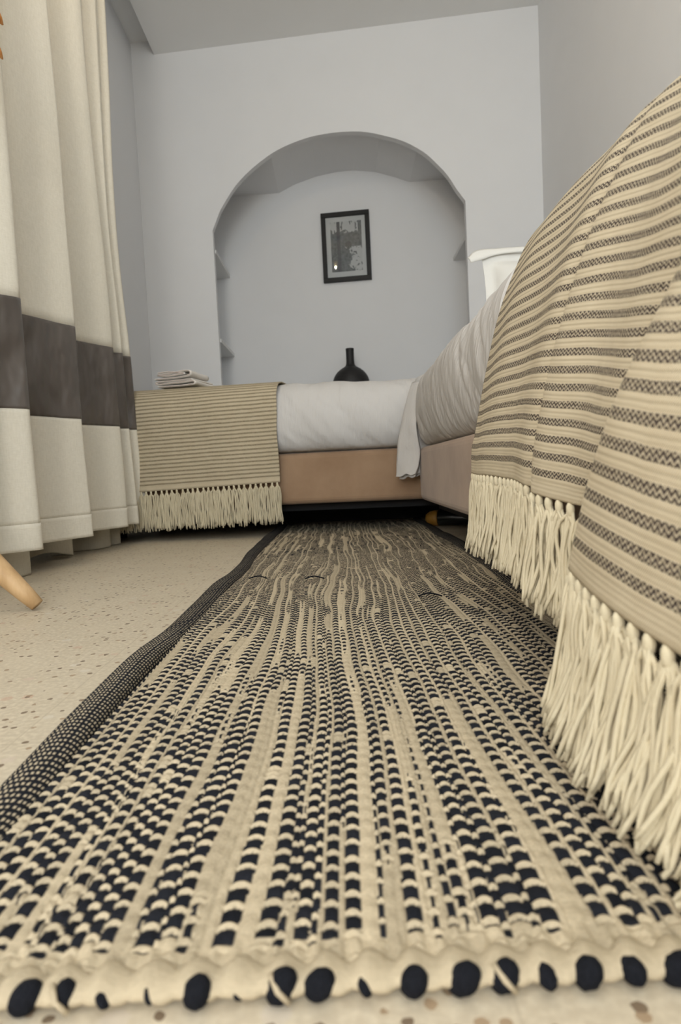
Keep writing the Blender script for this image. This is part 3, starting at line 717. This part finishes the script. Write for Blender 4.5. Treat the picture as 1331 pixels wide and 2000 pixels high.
# columns of weft with their own widths; each switches between dark blocks and plain cream along the rug
wd, kinds = [], []
x = RX0; last_thin = False
while x < RX1:
    if not last_thin and random.random() < .42: w1 = random.uniform(.0024, .0040); k_ = 1
    elif random.random() < .22: w1 = random.uniform(.0040, .0055); k_ = 2
    else: w1 = random.uniform(.0074, .0104); k_ = 0
    last_thin = k_ == 1; wd.append(w1); kinds.append(k_); x += w1
kinds = np.array(kinds)
edges = RX0 + np.concatenate([[0], np.cumsum(wd)]); nc = len(wd)
YG, XG = np.meshgrid(ygrid, xgrid, indexing='ij')
wob = .0016 * smoothstep(.9, 1.6, YG) * (np.sin(YG * 23 + XG * 60) + np.sin(YG * 13 - XG * 85 + 2))
kx = np.arange(0, 24)
for s_, f, a_ in ((1.0, 2.1, .0055), (2.3, 5.3, .0016), (4.1, 12.0, .0006)):
    wob += a_ * np.sin(YG * f * 2 + s_ + 3.1 * np.sin(XG * 9 + s_)) + a_ * .6 * np.sin(YG * f * 3.3 + XG * 40 * s_ / 2)
Xs = np.clip(XG + wob, RX0 + 1e-5, RX1 - 1e-5)
ci = np.clip(np.searchsorted(edges, Xs) - 1, 0, nc - 1)
wdt = np.array(wd); c0 = edges[:-1] + wdt / 2
dx = (Xs - c0[ci]) / (wdt[ci] / 2)
# dark/cream state per column and depth
yn = np.linspace(0, 3.3, 660)
state = np.zeros((nc, len(yn)))
for c in range(nc):
    big = noise.noise(Vector((c * .45, 11.1, 0)))
    for k, y in enumerate(yn):
        state[c, k] = .70 * noise.noise(Vector((c * 1.27, y * 1.15, 1.0))) + .45 * noise.noise(Vector((c * 2.9, y * 2.6, 5.0))) + .28 * noise.noise(Vector((c * 3.9, y * 9, 8.0))) + .25 + .05 * smoothstep(1.0, 2.0, y) - (.45 if kinds[c] == 1 else 0)
st = state[ci, np.clip((YG / 3.3 * 660).astype(int), 0, 659)]
dark_col = st > 0
reach = np.clip(st / .09, 0, 1) * .99
thin = (wdt[ci] < .006)
par = np.cumsum(kinds != 1)
rowshift = (par[ci] % 2) * 0.5 + 0.12 * np.sin(ci * 2.7)
ph = (YG + .0022 * dx * dx * np.where(thin, .4, 1) + .0016 * np.sin(XG * 31) + .001 * np.sin(YG * 60 + ci)) / RP * 1.0 + rowshift
fr = ph - np.floor(ph)
cellr = np.sin(np.floor(ph) * 12.9898 + ci * 78.233) * 43758.5453; cellr = cellr - np.floor(cellr)
dfrac = .71 + .10 * (cellr - .5)
is_dark = dark_col & (fr < dfrac) & (np.abs(dx) < reach) & (cellr > .02)
prof_x = np.sqrt(np.clip(1 - dx ** 2 * .92, 0, 1))
hd = np.sin(np.pi * np.clip(fr / dfrac, 0, 1)) ** .6; hb = np.sin(np.pi * np.clip((fr - dfrac) / (1 - dfrac), 0, 1)) ** .6
hh = np.where(dark_col, np.where(fr < dfrac, .0030 * hd, .0034 * hb), .0022 + .0008 * np.sin(np.pi * fr) ** 2) * (.35 + .65 * prof_x)
band = smoothstep(.024, .012, YG - RY0)          # plain cream band at the near end
is_dark &= (YG - RY0) > .020 + .006 * np.sin(ci * 2.2)
hh = hh * (1 - band * .6) + .0022 * band * (np.sin(XG / .0105 * np.pi) ** 2)
ZG = .0050 + hh + .0015 * np.sin(YG * 7 + XG * 5) * smoothstep(.5, 1.2, YG) + .0015
tone = (1 + .10 * np.sin(ci * 5.1) + .06 * (cellr - .5))[..., None]
CL = np.where(is_dark[..., None], NAVY * (.8 + .7 * cellr[..., None]), CREAM * tone)
edge_b = (dark_col & ~is_dark)[..., None]
V = np.stack([XG + .004 * np.sin(YG * 3.1), YG, ZG], -1)
CL[-4:] = NAVY
obj('woven_field', grid_mesh('woven_field', V, None, CL), M['rug'], rug, True)
b = bmesh.new(); add_box(b, RX0, RX1, RY0 + .002, RY1, .0008, .0050); obj('backing', b, M['rug_cream'], rug)
# rolled selvage edges
def selvage(xc, side, zt):
    na = 64; yy = np.concatenate([np.arange(RY0 + .004, 1.0, .0013), np.arange(1.0, RY1, .0032)])
    ang = np.linspace(0, math.pi, na) ; YG, A = np.meshgrid(yy, ang, indexing='ij')
    wv = .005 * np.sin(YG * 4.3 + side) + .003 * np.sin(YG * 11 + side * 2)
    hw = .0205 + .002 * np.sin(YG * 6); ht = zt * (1 + .14 * np.sin(YG * 9 + 1) + .08 * np.sin(YG * 23))
    rp = RP / 2; q = (YG + .005 * np.cos(A) * side) / rp; fq = q - np.floor(q)
    rib = .0011 * np.sin(np.pi * fq) ** 2
    Xv = xc + wv + (hw + rib) * -np.cos(A); Zv = .0012 + (ht + rib) * np.sin(A) ** .75
    arc = A / math.pi * 15 + (np.floor(q) % 2) * .0 ; fa = arc - np.floor(arc)
    dots = (np.abs(fa - .5) < .26) & (np.abs(fq - .15) < .17)
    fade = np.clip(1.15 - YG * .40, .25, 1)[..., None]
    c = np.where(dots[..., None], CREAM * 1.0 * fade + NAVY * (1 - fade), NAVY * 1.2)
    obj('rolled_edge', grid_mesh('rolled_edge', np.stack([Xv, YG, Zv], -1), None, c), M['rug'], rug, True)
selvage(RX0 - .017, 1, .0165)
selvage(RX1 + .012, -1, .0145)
# bound near end with twisted knots
yy = RY0 + .002; n = 300; m = 20
xs = np.linspace(RX0 - .01, RX1 + .01, n); V = np.zeros((n, m, 3)); K = .0212
for i, x in enumerate(xs):
    r = .0070 + .0036 * abs(math.sin(math.pi * (x / K + .25))) + .0012 * noise.noise(Vector((x * 90, 0, 0)))
    for j in range(m):
        a = 2 * math.pi * j / m; tw = .003 * math.sin(2 * math.pi * x / K + a)
        V[i, j] = (x, yy - .006 + (r + tw * .35) * 1.15 * math.cos(a), .0072 + .92 * (r * .60 + tw * .5) * math.sin(a))
obj('bound_edge', grid_mesh('bound_edge', V, closed_u=True), M['rug_cream'], rug, True)
k = 0; x = RX0 + .004
while x < RX1:
    b = bmesh.new(); r_ = random.uniform(.75, 1.25) * random.choice([1, 1, 1, .6, .3])
    bmesh.ops.create_icosphere(b, subdivisions=3, radius=1)
    for v in b.verts:
        nn2 = 1 + .09 * noise.noise(v.co * 3 + Vector((x * 99, 0, 0)))
        v.co = Vector((v.co.x * .0078 * r_, v.co.y * .0068, v.co.z * .0064 * (.5 + .5 * r_))) * nn2
    o = obj('knot', b, M['rug_navy'], rug, True); o.rotation_euler = (R(random.uniform(10, 35)), R(random.uniform(-62, -20)), R(random.uniform(-15, 15)))
    o.location = (x, yy - .0125 + random.uniform(-.0015, .0015), .0078)
    if random.random() < .42:
        b = bmesh.new(); add_tube(b, [(x - .005, yy - .012, .0135), (x - .001, yy - .0195, .0105), (x + .004, yy - .0185, .004)], .0014, 8)
        obj('cream_wrap', b, M['rug_cream'], rug, True)
    x += K * random.uniform(.85, 1.15); k += 1
# loose dark threads on the surface
for p, s_ in (((-.215, 1.50), 1), ((-.085, 1.46), 1), ((.135, 1.20), -1)):
    b = bmesh.new(); add_tube(b, [(p[0] + i * .007, p[1] + .006 * math.sin(i * .7), .013 + .004 * math.sin(i * .55)) for i in range(7)], .0015, 8); obj('loose_thread', b, M['rug_navy'], rug, True)
